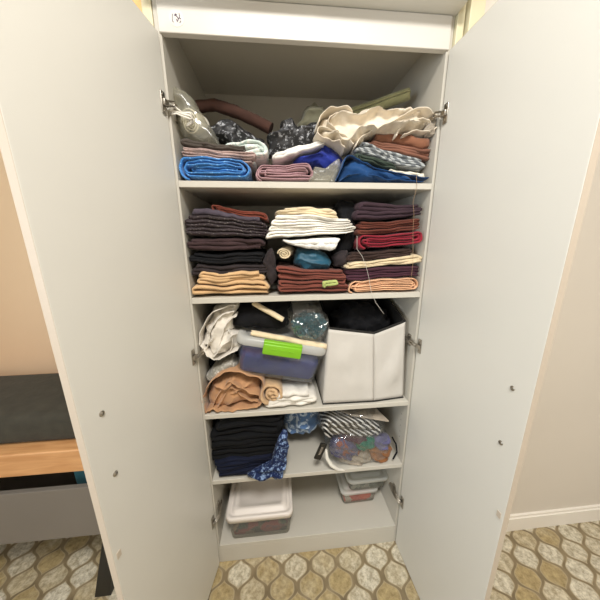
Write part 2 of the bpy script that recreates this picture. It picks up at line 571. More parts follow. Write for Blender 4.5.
RX0, RX1, RY0, RY1, RZ = -1.75, 2.35, -3.0, .62, 2.95
struct('floor', (RX0, RY0, -.05), (RX1, RY1, 0), 'floor')
struct('ceiling', (RX0, RY0, RZ), (RX1, RY1, RZ+.05), 'ceil')
struct('wall_back', (RX0, RY1, 0), (RX1, RY1+.08, RZ), 'wallw')
struct('wall_back_right', (1.0, -.001, 0), (RX1, .08, RZ), 'wall')
struct('wall_front', (RX0, RY0-.08, 0), (RX1, RY0, RZ), 'wall')
struct('wall_right', (RX1, RY0, 0), (RX1+.08, RY1, RZ), 'wall')
# left wall with a window opening (behind the camera, out of the picture)
wy0, wy1, wz0, wz1 = -2.6, -1.3, .95, 2.35
mb = MB()
mb.box((RX0-.1, RY0, 0), (RX0, wy0, RZ)); mb.box((RX0-.1, wy1, 0), (RX0, RY1, RZ))
mb.box((RX0-.1, wy0, 0), (RX0, wy1, wz0)); mb.box((RX0-.1, wy0, wz1), (RX0, wy1, RZ))
o = mb.build('wall_left', 'wall'); o['kind'] = 'structure'
mb = MB()
for a, b in (((wy0, wz0), (wy1, wz0+.05)), ((wy0, wz1-.05), (wy1, wz1)), ((wy0, wz0+.05), (wy0+.05, wz1-.05)), ((wy1-.05, wz0+.05), (wy1, wz1-.05)), ((-1.97, wz0+.05), (-1.93, wz1-.05))):
    mb.box((RX0-.08, a[0], a[1]), (RX0-.03, b[0], b[1]))
o = mb.build('window_1', 'base'); o['kind'] = 'structure'
# skirting on the right-hand back wall
mb = MB(); mb.box((1.0, -.016, 0), (RX1, -.001, .085)); mb.box((1.0, -.011, .085), (RX1, -.001, .1))
o = mb.build('baseboard_right', 'base'); o['kind'] = 'structure'
# painted strips each side of the built-in cupboard
struct('trim_1', (W+T+.002, -.010, 0), (W+T+.026, .06, RZ), 'trimy', .002)
struct('trim_2', (W+T+.034, -.022, 0), (1.0, .06, RZ), 'trimy', .002)
struct('trim_3', (-.046, -.002, ZF-.06), (-T-.001, .06, RZ), 'trimy', .002)
struct('trim_4', (-.12, .004, 0), (-.047, .06, RZ), 'pine', .002)

# ------------------------------------------------------------------ cupboard
cab = thing('built_in_cupboard', 'tall white built-in cupboard with both doors open and four shelves of fabric', 'cupboard', (W/2, 0, 0))


def cpart(name, a, b, mat='melamine_in', bev=.0008, parent=cab):
    mb = MB().box(a, b, None, bev, 1)
    return mb.build(name, mat, parent)


cpart('side_panel', (-T, .002, 0), (0, D+T, ZS)); cpart('side_panel', (W, .002, 0), (W+T, D+T, ZS))
cpart('back_panel', (0, D, 0), (W, D+.012, ZS))
cpart('top_panel', (0, .02, ZF+.085), (W, D, ZF+.085+T))
MAT['fascia'] = plain('fascia_laminate', '#d3cec5', .4, var=.015, scale=3)
fas = cpart('fascia', (-.004, -.004, ZF), (W+.006, .018, ZS-.0005), 'fascia', .0015)
for z in (Z1, Z2, Z3, Z4):
    cpart('shelf', (.0005, 0, z-.021), (W-.0005, D-.0005, z), 'melamine_in', .0012)
cpart('bottom_panel', (.0005, 0, Z5-.02), (W-.0005, D-.0005, Z5), 'melamine_in', .0012)
cpart('plinth', (.0005, .0005, 0.0), (W-.0005, .018, Z5-.0205), 'melamine_in')
# shelf pin holes in the side panels
mb = MB()
for x, nx in ((.0003, 1), (W-.0003, -1)):
    for y in (.05,):
        for k in range(9):
            z = .62+k*.032+(0 if k < 5 else .62)
            pts = [(x, y+.0025*math.cos(a*PI/4), z+.0025*math.sin(a*PI/4)) for a in range(8)]
            mb = MB(); mb.add(pts, [tuple(range(8))]); mb.build('pin_hole', 'darkm', cab)
# round sticker with handwriting on the fascia
sc = at(176.5, 18, -.0045); sr = .0215
mb = MB(); n = 40
mb.add([(sc.x+sr*math.cos(2*PI*i/n), -.0046, sc.z+sr*math.sin(2*PI*i/n)) for i in range(n)]+[(sc.x+sr*math.cos(2*PI*i/n), -.0040, sc.z+sr*math.sin(2*PI*i/n)) for i in range(n)],
       [tuple(range(n))]+[(i, (i+1) % n, n+(i+1) % n, n+i) for i in range(n)])
MAT['paper'] = plain('sticker_paper', '#d9d3ca', .55)
st = mb.build('number_sticker', 'paper', fas); st['label'] = 'round pale sticker with handwriting'
MAT['ink'] = plain('violet_ink', '#5d4f66', .6)
mb = MB()
def stroke(pp, r=.0011):
    mb.tube([at(164+px*26/600, 6+py*26/600, -.0052) for px, py in pp], r, 6)
stroke([(192, 180), (190, 250), (192, 330), (205, 362), (222, 368)], .0008)
stroke([(240, 215), (262, 178), (288, 190), (272, 218), (250, 205), (280, 222), (310, 255), (335, 295)], .0012)
stroke([(345, 170), (358, 215), (352, 268), (330, 298), (308, 345), (285, 300)], .0010)
stroke([(285, 300), (308, 360), (325, 320)], .0010)
stroke([(352, 262), (385, 295), (372, 300)], .0009); stroke([(385, 340), (382, 365), (360, 378)], .0009)
mb.build('handwriting', 'ink', fas)

# doors
TH = dict(L=1.7575, R=1.6076); DW = .4685; DZ0, DZ1 = .006, ZF-.004


def door_frame(side):
    if side == 'L':
        h = Vector((-.005, -.004, 0)); d = Vector((math.cos(TH['L']), -math.sin(TH['L']), 0)); n = Vector((d.y, -d.x, 0))  # outward
    else:
        h = Vector((W+.005, -.004, 0)); d = Vector((-math.cos(TH['R']), -math.sin(TH['R']), 0)); n = Vector((-d.y, d.x, 0))
    return h, d, n


for side in 'LR':
    h, d, nn = door_frame(side)
    # local frame: X along the door, Y outward from its inner face, Z up
    M = Matrix(((d.x, nn.x, 0, h.x), (d.y, nn.y, 0, h.y), (0, 0, 1, 0), (0, 0, 0, 1)))
    mb = MB(); mb.box((0.003, 0.0, DZ0), (DW, T, DZ1), M, .0012, 2)
    dr = mb.build('door', 'melamine', cab)
    mb = MB()
    for a, b in (((DW, .0005, DZ0+.002), (DW+.0008, T-.0005, DZ1-.002)), ((.004, .0005, DZ1), (DW-.001, T-.0005, DZ1+.0008))):
        mb.box(a, b, M)
    mb.build('edge_banding', 'edge', dr)
    # handle screws
    for (u, z) in ((.4195, 1.191), (.4195, 1.023)):
        mb = MB()
        rings = [(.0065, 0), (.0065, -.0015), (.0045, -.0032), (.0, -.0038)]
        n = 14; vs = []; fs = []
        for r, y in rings:
            vs += [M @ Vector((u+r*math.cos(2*PI*i/n), y, z+r*math.sin(2*PI*i/n))) for i in range(n)]
        for j in range(3):
            for i in range(n): fs.append((j*n+i, j*n+(i+1) % n, (j+1)*n+(i+1) % n, (j+1)*n+i))
        mb.add(vs, fs)
        autosmooth(mb.build('screw', 'nickel', dr))
    # small pale bumper low on the door
    mb = MB(); mb.box((.449, -.0018, .806), (.461, 0, .826), M, .0008); mb.build('bumper_pad', 'edge', dr)
    # hinges: cup plate on the door, arm folding to a plate on the side panel
    sgn = 1 if side == 'L' else -1; xw = 0 if side == 'L' else W
    for z in (1.978, 1.133, .301):
        hg = MB()
        hg.box((.012, -.004, z-.031), (.034, -.0002, z+.031), M, .002)          # door plate
        hg.tube([M @ Vector((.023, -.0045, z-.023)), M @ Vector((.023, -.0062, z-.023))], .005, 10)
        hg.tube([M @ Vector((.023, -.0045, z+.023)), M @ Vector((.023, -.0062, z+.023))], .005, 10)
        hg.box((.010, -.014, z-.009), (.034, -.004, z+.009), M, .003)           # cup
        p0 = M @ Vector((.020, -.012, z)); p1 = Vector((xw+sgn*.018, .014, z+.004)); p2 = Vector((xw+sgn*.012, .030, z+.006))
        for s2 in (-.0065, .0065):
            hg.tube([p0+Vector((0, 0, s2)), (p0+p1)/2+Vector((sgn*.006, 0, s2+.004)), p1+Vector((0, 0, s2)), p2+Vector((0, 0, s2))], .0032, 6)
        hg.box((xw+sgn*.008-.0005, .012, z-.007), (xw+sgn*.018, .072, z+.009), None, .002)   # arm
        hg.box((xw+sgn*.0003, .034, z-.024), (xw+sgn*.004, .056, z+.026), None, .001)        # wall plate
        hg.box((xw+sgn*.0035, .036, z-.006), (xw+sgn*.009, .06, z+.007), None, .001)
        for zz in (-.017, .018):
            hg.tube([Vector((xw+sgn*.0035, .045, z+zz)), Vector((xw+sgn*.0065, .045, z+zz))], .0045, 10)
        ho = hg.build('hinge', 'nickel', dr)
        autosmooth(ho)

# overhead cupboard jutting out above the fascia
ov = thing('overhead_cupboard', 'white overhead box jutting out above the fabric cupboard', 'cupboard', (W/2, 0, ZS))
mb = MB(); mb.box((-.022, -.052, ZS+.0008), (W+.0185, D+.02, ZS+.02), None, .001); mb.build('bottom_panel', 'melamine', ov)
mb = MB(); mb.box((-.022, -.052, ZS+.0205), (-.004, D+.02, 2.94)); mb.box((W+.004, -.052, ZS+.0205), (W+.0185, D+.02, 2.94)); mb.box((-.0035, -.04, 2.92), (W+.0035, D, 2.94)); mb.build('carcass', 'melamine', ov)
for x0 in (-.02, W/2+.001):
    mb = MB(); mb.box((x0, -.071, ZS+.004), (x0+W/2+.019, -.053, 2.93), None, .001); mb.build('door', 'melamine', ov)

# ------------------------------------------------------------------ desk seen past the left door
dk = thing('desk', 'pale orange-wood desk with a grey drawer panel behind the left door', 'desk', (-.95, .2, 0))
mb = MB(); mb.box((-1.6, -.08, .70), (-.36, .55, .80), None, .004); mb.build('desktop', 'dwood', dk)
mb = MB(); mb.box((-1.58, -.05, .675), (-.38, .53, .70)); mb.build('apron', 'black', dk)
mb = MB(); mb.box((-1.55, -.06, .345), (-.40, -.04, .60), None, .002); mb.build('drawer_front', 'greyp', dk)
mb = MB(); mb.box((-1.55, -.039, .345), (-.40, .50, .355)); mb.box((-.415, -.039, .3555), (-.40, .5, .675)); mb.box((-1.55, -.039, .3555), (-1.535, .5, .675)); mb.build('drawer_case', 'greyp', dk)
for x, y in ((-.45, .47), (-1.5, -.02), (-1.5, .47)):
    mb = MB(); mb.box((x-.025, y-.02, 0), (x+.025, y+.02, .345), None, .003); mb.build('leg', 'black', dk)
# leaning black leg with a wide foot
mb = MB()
mb.add([(-.545, -.075, 0), (-.475, -.075, 0), (-.475, -.035, 0), (-.545, -.035, 0), (-.455, -.06, .345), (-.425, -.06, .345), (-.425, -.035, .345), (-.455, -.035, .345)],
       [(0, 3, 2, 1), (4, 5, 6, 7), (0, 1, 5, 4), (1, 2, 6, 5), (2, 3, 7, 6), (3, 0, 4, 7)])
mb.build('leg', 'black', dk)
m = MB(); m.box((-1.15, -.04, .8005), (-.43, .32, .93), None, .035, 4); MAT['cush'] = cloth('cloth_cushion', '#3b382f')
tag(m.build('cushion', 'cush', smooth=True), 'dark flat cushion lying on the orange-wood desk', 'cushion')
MAT['tealc'] = cloth('teal_box_cloth', '#2f6068')
b0 = at(88, 500, .0)
mb = MB(); mb.box((b0.x-.03, .0, .3558), (b0.x+.045, .09, .65), None, .006); o = mb.build('box', 'tealc'); tag(o, 'small dark teal box in the grey drawer of the desk', 'box')

# ------------------------------------------------------------------ fabrics: materials
C = {}
def cm(k, *a, **kw): C[k] = cloth('cloth_'+k, *a, **kw); return C[k]
cm('blue', '#2871b6', '#7db6e6', 'speckle', 90, rough=.55, spec=.5, thr=.56)
cm('mauve', '#a9928c', '#7d6a66', 'speckle', 120, thr=.55)
cm('darktaupe', '#4d4640')
cm('brown', '#452e26'); cm('mint', '#c3d0ca', '#eceae2', 'floral', 25, thr=.5)
cm('blackspk', '#1b1b1e', '#a9abb0', 'speckle', 60, rough=.45, spec=.5, thr=.54)
cm('white', '#e6e3dd'); cm('cream', '#dfd2bd', wr=.8); cm('creamw', '#ece7dc')
cm('rose', '#a9858a', '#8e6c72', 'speckle', 150)
cm('royal', '#1a2b82', rough=.6); cm('olive', '#9c9a72'); cm('olived', '#6d6b58')
cm('cocoa', '#7a5140'); cm('cocoa2', '#82563f'); cm('greystripe', '#676b6e', '#a9acab', 'stripe', 26)
cm('green', '#39443a'); cm('tealblue', '#173f6e'); cm('ivory', '#dcd6c4')
cm('rust', '#6e3527'); cm('mesh', '#2c2225', '#7a726c', 'dots', 150, thr=.5, rough=.6)
cm('plum', '#3a2a2b'); cm('blackc', '#0f0f12'); cm('charcoal', '#2f2829'); cm('slate', '#48404a')
cm('tan', '#c8a478'); cm('tanroll', '#d3b58c')
cm('teal', '#114a60', rough=.5, spec=.5); cm('redbrown', '#6f3c31'); cm('lime', '#a6b069')
cm('aubergine', '#38282f'); cm('rustb', '#5d2f23'); cm('red', '#861c2c'); cm('espresso', '#362722'); cm('beige', '#d0bd9a')
cm('wine', '#42242f'); cm('peach', '#d7a67f')
cm('offw', '#ddd6ca', wr=.9); cm('sand', '#d8c6a4'); cm('kraft', '#b58a64', wr=.35); cm('khaki', '#c2a27c')
cm('whitef', '#dcd7cd'); cm('silver', '#8f8b80', '#d5d2c8', 'speckle', 70, rough=.35, spec=.6)
cm('navy', '#0d1328'); cm('blackn', '#08090c'); cm('bluepat', '#16244a', '#7f97bd', 'speckle', 70, thr=.52); cm('bluebag', '#55749f', '#b4c6da', 'floral', 16, thr=.5)
cm('bwstripe', '#141314', '#d9d7d2', 'stripe', 22, thr=.68, rough=.6)
cm('purple', '#4a4a68', '#7c4434', 'floral', 16, thr=.56); cm('amber', '#8a5a33')
cm('navyc', '#313e78'); cm('greyt', '#9a8f80')
MAT.update(C)
MAT['bag'] = film('clear_bag', '#f6f6f4', .05, .55, .14, .06, '#e9e7e0')
MAT['bagcr'] = film('crinkled_bag', '#f4f5f6', .05, .55, .06, .02, '#e9e7e0', 1.0, 38)
MAT['milky'] = film('milky_bag', '#f0efe8', .05, .5, .2, .22, '#dddacb', .5, 30)
MAT['boxplastic'] = film('clear_box_plastic', '#eef1f3', .03, .35, .12, .07, '#b9bdc0', .12, 12)
MAT['boxplastic2'] = film('cloudy_box_plastic', '#e8e8e4', .03, .4, .15, .14, '#b2aea4', .12, 12)
MAT['lid'] = film('frosted_lid_plastic', '#eceeec', .04, .4, .2, .68, '#eeeee8', .1, 12)
MAT['lidw'] = plain('white_lid_plastic', '#ddd5cd', .42, spec=.45)
MAT['latch'] = plain('lime_latch_plastic', '#78b41f', .38)
MAT['binf'] = plain('bin_nonwoven', '#c3beb6', .85, var=.04, scale=9, bmp=.35, bscale=45)
MAT['binb'] = plain('black_nonwoven', '#15130f', .8, bmp=.3, bscale=300)
MAT['thread'] = plain('brown_thread', '#9b7f60', .8); MAT['threadw'] = plain('white_thread', '#cfcac0', .8)
G1, G2, G3 = 'folded fabrics on the top shelf', 'folded fabrics on the second shelf', 'fabrics on the third shelf'

# ================================================================== TOP SHELF
def f1(label, quad, Y, dp, mat, **k): return fold('folded_fabric', label, quad, Y, dp, mat, group=G1, minz=Z1, **k)
f1('shiny bright blue folded fabric at the far left of the top shelf', [(176, 153), (250, 160), (252, 181), (180, 181)], .012, .30, 'blue', turns=2.8)
f1('pinkish taupe speckled fabric folded on top of the bright blue one', [(180, 145), (256, 152), (254, 164), (181, 155)], .016, .29, 'mauve', style='zig', turns=5)
f1('thin dark taupe folded cloth between the clear bag and the pinkish fabric', [(181, 137), (247, 146), (248, 152), (181, 145)], .03, .27, 'darktaupe', style='zig', turns=2)
f1('pale mint and white folded cloth on the left of the top shelf', [(212, 140), (268, 137), (274, 156), (250, 166)], .045, .22, 'mint', turns=2.0)
f1('dusty pink folded fabric in the middle of the top shelf', [(256, 165), (313, 163), (316, 181), (254, 181)], .012, .28, 'rose', turns=2.8)
f1('white folded cloth lying slanted over the dusty pink fabric', [(274, 152), (326, 138), (328, 144), (275, 162)], .04, .22, 'white', style='zig', turns=2, amp=.002)
blob('draped_fabric', 'royal blue satin cloth crumpled in the middle of the top shelf', [(290, 163), (300, 154), (316, 150), (322, 142), (336, 142), (345, 152), (352, 166), (345, 172), (325, 170), (312, 163), (300, 164)], .055, .12, 'royal', seed=3, amp=.02, freq=13, pleat=50, group=G1)
blob('plastic_bag', 'small clear plastic bag sticking out beside the dark blue fabric', [(308, 181), (315, 165), (324, 168), (340, 157), (342, 164), (336, 181)], .008, .035, 'milky', seed=8, amp=.006, freq=16, minz=Z1, cat='bag', flat=.5)
db = blob('draped_fabric', 'dark blue fabric draped at the right of the top shelf', [(335, 182), (339, 168), (343, 157), (352, 153), (360, 161), (374, 169), (398, 174), (430, 177), (432, 182), (380, 183)], .004, .22, 'tealblue', seed=41, amp=.018, freq=12, pleat=48, group=G1, minz=Z1, dirn=-.3, flat=.55)
sheets(db, [(0, [(336, 181), (341, 170), (346, 158), (354, 155), (364, 163), (384, 170), (412, 175), (429, 178)]), (-.004, [(340, 181), (350, 174), (366, 174), (390, 179), (424, 181)])], .004, .12, .004, .0, 15, Z1)
f1('dark green folded cloth over the dark blue fabric', [(354, 150), (398, 164), (402, 172), (358, 163)], .02, .25, 'green', turns=1.2)
f1('ivory folded strip of cloth under the grey striped fabric', [(390, 168), (425, 172), (428, 179), (392, 172)], .018, .24, 'ivory', style='zig', turns=2)
f1('grey striped folded fabric below the brown one', [(362, 140), (424, 160), (424, 171), (356, 152)], .026, .24, 'greystripe', style='zig', turns=4)
f1('brown folded fabric at the right end of the top shelf', [(372, 139), (434, 149), (434, 163), (366, 146)], .03, .25, 'cocoa', style='zig', turns=3)
f1('smooth cocoa brown folded fabric just under the crumpled cream cloth', [(372, 130), (435, 138), (435, 149), (372, 139)], .034, .25, 'cocoa2', style='zig', turns=1)
cc = blob('crumpled_cloth', 'cream crinkled cotton cloth heaped at the upper right of the top shelf', [(321, 117), (333, 108), (346, 106), (354, 109), (374, 102), (390, 105), (408, 99), (424, 104), (438, 114), (436, 124), (430, 130), (414, 131), (398, 136), (375, 131), (360, 144), (352, 147), (338, 142), (330, 136), (318, 134), (316, 128), (322, 127)], .02, .16, 'cream', seed=12, amp=.035, freq=12, edge=.25, flat=.6, group=G1, dirn=.5, pleat=48, nu=240, nv=110)
sheets(cc, [
    (.004, [(346, 148), (338, 141), (326, 138), (318, 133), (320, 126), (332, 130), (346, 136), (354, 144)]),
    (.000, [(356, 146), (362, 136), (376, 129), (392, 121), (408, 112), (424, 106), (436, 114), (438, 120)]),
    (.006, [(318, 124), (321, 114), (332, 107), (346, 107), (353, 112), (344, 112), (332, 115), (328, 122), (336, 129)]),
    (-.002, [(396, 136), (402, 126), (414, 120), (428, 119), (436, 125), (430, 131), (418, 130), (404, 134)]),
], .014, .10, .004, .01, 5)
blob('lace_trim', 'brown lace ribbon tangled at the right upper hinge', [(426, 128), (432, 120), (440, 113), (443, 118), (440, 128), (434, 136), (428, 135)], .014, .03, 'greyt', seed=5, amp=.012, freq=40, cat='ribbon')
A = at(340, 121, .20); B = at(405, 97, .20)
roll('fabric_roll', 'olive green fabric roll sticking up behind the cream cloth', at(410, 94, .15), at(328, 124, .30), .032, 'olive', turns=3, flat=.75, group='rolled fabrics on the top shelf', seed=4)
blob('draped_fabric', 'dull grey-olive fabric heaped up in the middle back of the top shelf', [(298, 128), (301, 112), (307, 100), (316, 96), (324, 101), (330, 114), (330, 130), (314, 134)], .17, .14, 'olived', seed=7, amp=.02, freq=10, pleat=36, group=G1)
roll('fabric_roll', 'dark end of a narrow cloth roll beside the cream cloth by the right wall', at(429, 106, .13), at(405, 135, .30), .014, 'blackc', turns=2, group='rolled fabrics on the top shelf', seed=9)
# long brown roll lying across, sagging
mp = [at(196, 107, .2), at(215, 105, .2), at(236, 112, .19), at(256, 121, .18), at(271, 129, .17)]
mb = MB(); pts = []
for i in range(25):
    t = i/24*4; k = min(int(t), 3); q = mp[k].lerp(mp[k+1], t-k); pts.append(q)
mb.tube(pts, [.021+.003*nz(i*.4, 3) for i in range(25)], 20)
o = mb.build('fabric_roll', 'brown', smooth=True); tag(o, 'long dark brown fabric roll lying along the back left of the top shelf', 'fabric', 'rolled fabrics on the top shelf'); autosmooth(o, 60)
blob('bagged_fabric', 'black and white speckled fabric in plastic under the long brown roll', [(204, 124), (212, 116), (226, 116), (240, 123), (256, 133), (268, 141), (266, 150), (240, 146), (212, 138)], .09, .12, 'blackspk', seed=21, amp=.014, freq=20, pleat=60, group=G1)
blob('bagged_fabric', 'black and white speckled fabric bunched at the centre of the top shelf', [(266, 132), (280, 126), (282, 118), (290, 114), (300, 122), (320, 117), (330, 122), (326, 136), (304, 144), (280, 153), (268, 152)], .08, .12, 'blackspk', seed=25, amp=.016, freq=20, pleat=55, group=G1)
# clear bag with a cream roll on the left
blob('plastic_bag', 'tall clear plastic bag standing at the left upper hinge', [(166, 77), (178, 82), (190, 95), (203, 117), (214, 135), (220, 142), (214, 147), (196, 146), (182, 139), (172, 118), (167, 98)], .035, .12, 'milky', seed=31, amp=.016, freq=10, cat='bag', flat=.5)
roll('fabric_roll', 'cream fabric roll inside the tall clear plastic bag', at(190, 122, .05), at(202, 128, .15), .034, 'ivory', turns=4, flat=1.25, group='rolled fabrics on the top shelf', seed=14)
mb = MB(); pts = [at(170, 109, -.004), at(176, 108, .006), at(182, 112, .012), at(190, 113, .018), at(193, 118, .022), at(187, 121, .022)]
for dz in (0, .007, .014): mb.tube([p+Vector((0, -.004*math.sin(i*2+dz*300), -dz+.002*math.sin(i*3+dz*200))) for i, p in enumerate(pts)], .0028, 6)
o = mb.build('lace_ribbon', 'creamw', smooth=True); tag(o, 'white lace ribbon dangling from the clear bag at the left upper hinge', 'ribbon')

# ================================================================== SECOND SHELF
def f2(label, quad, Y, dp, mat, **k): return fold('folded_fabric', label, quad, Y, dp, mat, group=G2, minz=Z2, **k)
f2('tan folded fabric at the bottom of the left stack on the second shelf', [(202, 271), (262, 271), (275, 296), (190, 299)], .010, .30, 'tan', style='zig', turns=6)
f2('dark charcoal folded fabric lying on the tan one', [(194, 263), (268, 265), (272, 274), (190, 278)], .018, .29, 'charcoal', style='zig', turns=3)
f2('black folded fabric in the middle of the left stack', [(189, 252), (266, 252), (264, 264), (190, 263)], .020, .29, 'blackc', style='zig', turns=3)
f2('dark plum-brown folded fabric under the dotted mesh one', [(185, 236), (264, 238), (268, 252), (187, 252)], .014, .30, 'plum', style='zig', turns=3)
f2('dark mesh fabric with small pale dots folded in the left stack', [(184, 210), (268, 222), (268, 237), (186, 236)], .012, .30, 'mesh', style='zig', turns=5)
f2('slate grey thin folded fabric wrapped over the dotted mesh', [(190, 206), (266, 219), (268, 223), (185, 211)], .016, .29, 'slate', style='zig', turns=1)
f2('rust brown folded fabric topmost of the left stack', [(208, 204), (266, 212), (272, 223), (210, 211)], .03, .26, 'rust', turns=1.2, amp=.002)
blob('draped_fabric', 'charcoal cloth end drooping at the right side of the left stack', [(262, 262), (266, 254), (272, 246), (276, 262), (277, 278), (271, 289), (267, 278)], .008, .08, 'charcoal', seed=44, amp=.008, freq=16, group=G2)
f2('white cloths folded in a thick pile, middle of the second shelf', [(276, 213), (352, 218), (356, 232), (265, 240)], .004, .24, 'creamw', style='zig', turns=8, jit=.02, amp=.003)
f2('beige folded cloth on top of the white pile', [(281, 206), (332, 206), (346, 218), (275, 214)], .03, .22, 'sand', style='zig', turns=3, jit=.015)
f2('bright white folded sheet below the white pile', [(280, 240), (352, 234), (338, 253), (300, 246)], -.004, .22, 'white', style='zig', turns=2, amp=.002)
roll('fabric_roll', 'cream rolled cloth end between the left stack and the teal bag', at(284, 254, .02), at(290, 250, .2), .029, 'sand', turns=3, seed=17, group=G2, flat=.8)
blob('bagged_fabric', 'shiny teal fabric under the white pile', [(294, 256), (300, 249), (318, 250), (330, 256), (336, 264), (328, 271), (306, 272), (296, 266)], .02, .14, 'teal', seed=51, amp=.02, freq=14, pleat=55, group=G2)
blob('draped_fabric', 'black cloth squeezed between the white pile and the right stack', [(336, 206), (346, 198), (360, 200), (359, 222), (358, 246), (346, 262), (336, 262), (338, 248), (352, 240), (354, 222)], .05, .16, 'blackc', seed=55, amp=.01, freq=14, group=G2)
blob('draped_fabric', 'dark grey cloth scrap beside the teal fabric', [(334, 258), (342, 251), (350, 250), (350, 263), (342, 268), (336, 268)], .03, .08, 'charcoal', seed=58, amp=.008, freq=16, group=G2)
rb = f2('red-brown fabric folded in many layers, bottom middle of the second shelf', [(276, 266), (346, 271), (350, 293), (280, 297)], .010, .30, 'redbrown', style='zig', turns=8)
f2('lime green cloth end poking from the red-brown fabric', [(320, 281), (338, 279), (340, 285), (322, 288)], -.001, .008, 'lime', turns=1, rings=4, jit=.001, amp=.001)
f2('aubergine dark folded fabric topmost of the right stack', [(362, 199), (422, 204), (426, 216), (356, 222)], .022, .27, 'aubergine', style='zig', turns=4)
f2('rust-brown folded fabric above the red one', [(360, 222), (418, 218), (420, 229), (358, 236)], .018, .27, 'rustb', style='zig', turns=5)
f2('red folded fabric in the right stack of the second shelf', [(358, 235), (424, 231), (424, 246), (360, 250)], .008, .28, 'red', turns=2.2)
f2('dark brown folded fabric below the red one', [(350, 252), (412, 248), (414, 256), (348, 263)], .020, .27, 'espresso', style='zig', turns=3)
f2('light beige folded fabric below the dark brown one', [(346, 263), (421, 253), (423, 262), (348, 270)], .014, .27, 'beige', style='zig', turns=3, jit=.012)
f2('wine purple folded fabric near the bottom of the right stack', [(346, 270), (421, 264), (421, 276), (348, 281)], .016, .27, 'wine', style='zig', turns=4)
f2('peach folded fabric at the bottom of the right stack', [(352, 281), (420, 277), (421, 291), (346, 294)], .008, .29, 'peach', turns=3.0)

# ================================================================== THIRD SHELF
oc_ = blob('crumpled_cloth', 'off-white cloth crumpled in the upper left of the third shelf', [(199, 340), (203, 326), (212, 314), (222, 306), (236, 305), (236, 318), (228, 332), (240, 336), (240, 352), (228, 354), (216, 361), (206, 356)], .03, .16, 'offw', seed=61, amp=.03, freq=9, group=G3, dirn=1.3, pleat=42, nu=160, nv=80)
sheets(oc_, [
    (0, [(199, 346), (200, 332), (207, 320), (216, 311), (228, 306), (237, 306)]),
    (.004, [(204, 354), (208, 342), (212, 328), (222, 316), (234, 311)]),
    (.0, [(212, 358), (218, 350), (222, 336), (228, 322), (236, 316)]),
    (.006, [(222, 358), (230, 352), (232, 340), (228, 330)]),
    (-.004, [(200, 346), (208, 356), (217, 360), (228, 355), (238, 350)]),
], .02, .09, .004, .0, 9)
blob('draped_fabric', 'black cloth folded above the plastic box on the third shelf', [(224, 328), (229, 316), (238, 307), (262, 304), (292, 305), (296, 326), (284, 333), (258, 332), (232, 331)], .05, .20, 'blackc', seed=64, amp=.012, freq=10, group=G3)
roll('fabric_roll', 'sand coloured flat roll lying on the black cloth', at(253, 303, .05)+Vector((0, 0, .0)), at(283, 320, .035), .019, 'sand', turns=2, flat=.55, seed=19, group=G3)
roll('fabric_roll', 'cream cloth roll lying on the lid of the plastic box', at(251, 333, .03), at(326, 347, .03), .018, 'sand', turns=2, flat=.75, seed=23, group=G3)
# plastic box, tilted
def frame_from(TLp, TRp, BLp, Y):
    a, b, c = at(*TLp, Y), at(*TRp, Y), at(*BLp, Y)
    ex = (b-a).normalized(); ez = (a-c); ez = (ez-ex*ez.dot(ex)).normalized(); ey = ez.cross(ex)
    return a, b, c, ex, ey, ez
a, b, c, ex, ey, ez = frame_from((236, 344), (326, 357), (235, 375), .005)
wB = (b-a).length; hB = .136; dB = .24
ctr = (a+b)/2+ey*dB/2-ez*hB
Mx = Matrix((( ex.x, ey.x, ez.x, ctr.x), (ex.y, ey.y, ez.y, ctr.y), (ex.z, ey.z, ez.z, ctr.z), (0, 0, 0, 1)))
pb = thing('storage_box', 'clear plastic box with a bright green latch, tilted on the third shelf', 'box', ctr)
loft([(wB-.055, dB-.05, .02, .003), (wB-.042, dB-.035, .03, 0), (wB-.034, dB-.03, .035, .008), (wB-.012, dB-.008, .04, hB-.01), (wB, dB, .042, hB-.008), (wB, dB, .042, hB)], Mx, True, False).build('box_body', 'boxplastic', pb, True)
loft([(wB+.006, dB+.006, .044, hB+.001), (wB+.010, dB+.010, .046, hB+.004), (wB+.008, dB+.008, .046, hB+.026), (wB-.008, dB-.008, .042, hB+.034), (wB-.05, dB-.05, .03, hB+.034), (wB-.056, dB-.056, .03, hB+.029)], Mx, False, True).build('lid', 'lid', pb, True)
mb = MB(); lw = wB*.46
mb.box((-lw*.46, -dB/2-.018, hB-.020), (lw*.46, -dB/2-.006, hB+.026), Mx, .005, 3); mb.box((-lw*.46, -dB/2-.012, hB+.022), (lw*.46, -dB/2+.012, hB+.036), Mx, .004, 3)
for k in (-1, 0, 1): mb.box((k*.035-.010, -dB/2-.020, hB+.004), (k*.035+.010, -dB/2-.017, hB+.009), Mx, .0012)
o = autosmooth(mb.build('latch', 'latch', pb)); o['label'] = 'bright lime green latch'
vs = []
rings = [(wB-.066, dB-.06, .02, .006), (wB-.050, dB-.042, .03, .014), (wB-.032, dB-.022, .035, hB*.6), (wB-.034, dB-.03, .035, hB*.72), (wB-.12, dB-.12, .02, hB*.80)]
mb = loft(rings, Mx)
o = mb.build('folded_fabric', 'navyc', smooth=True); tag(o, 'navy blue cloth packed inside the green-latched box', 'fabric', None)
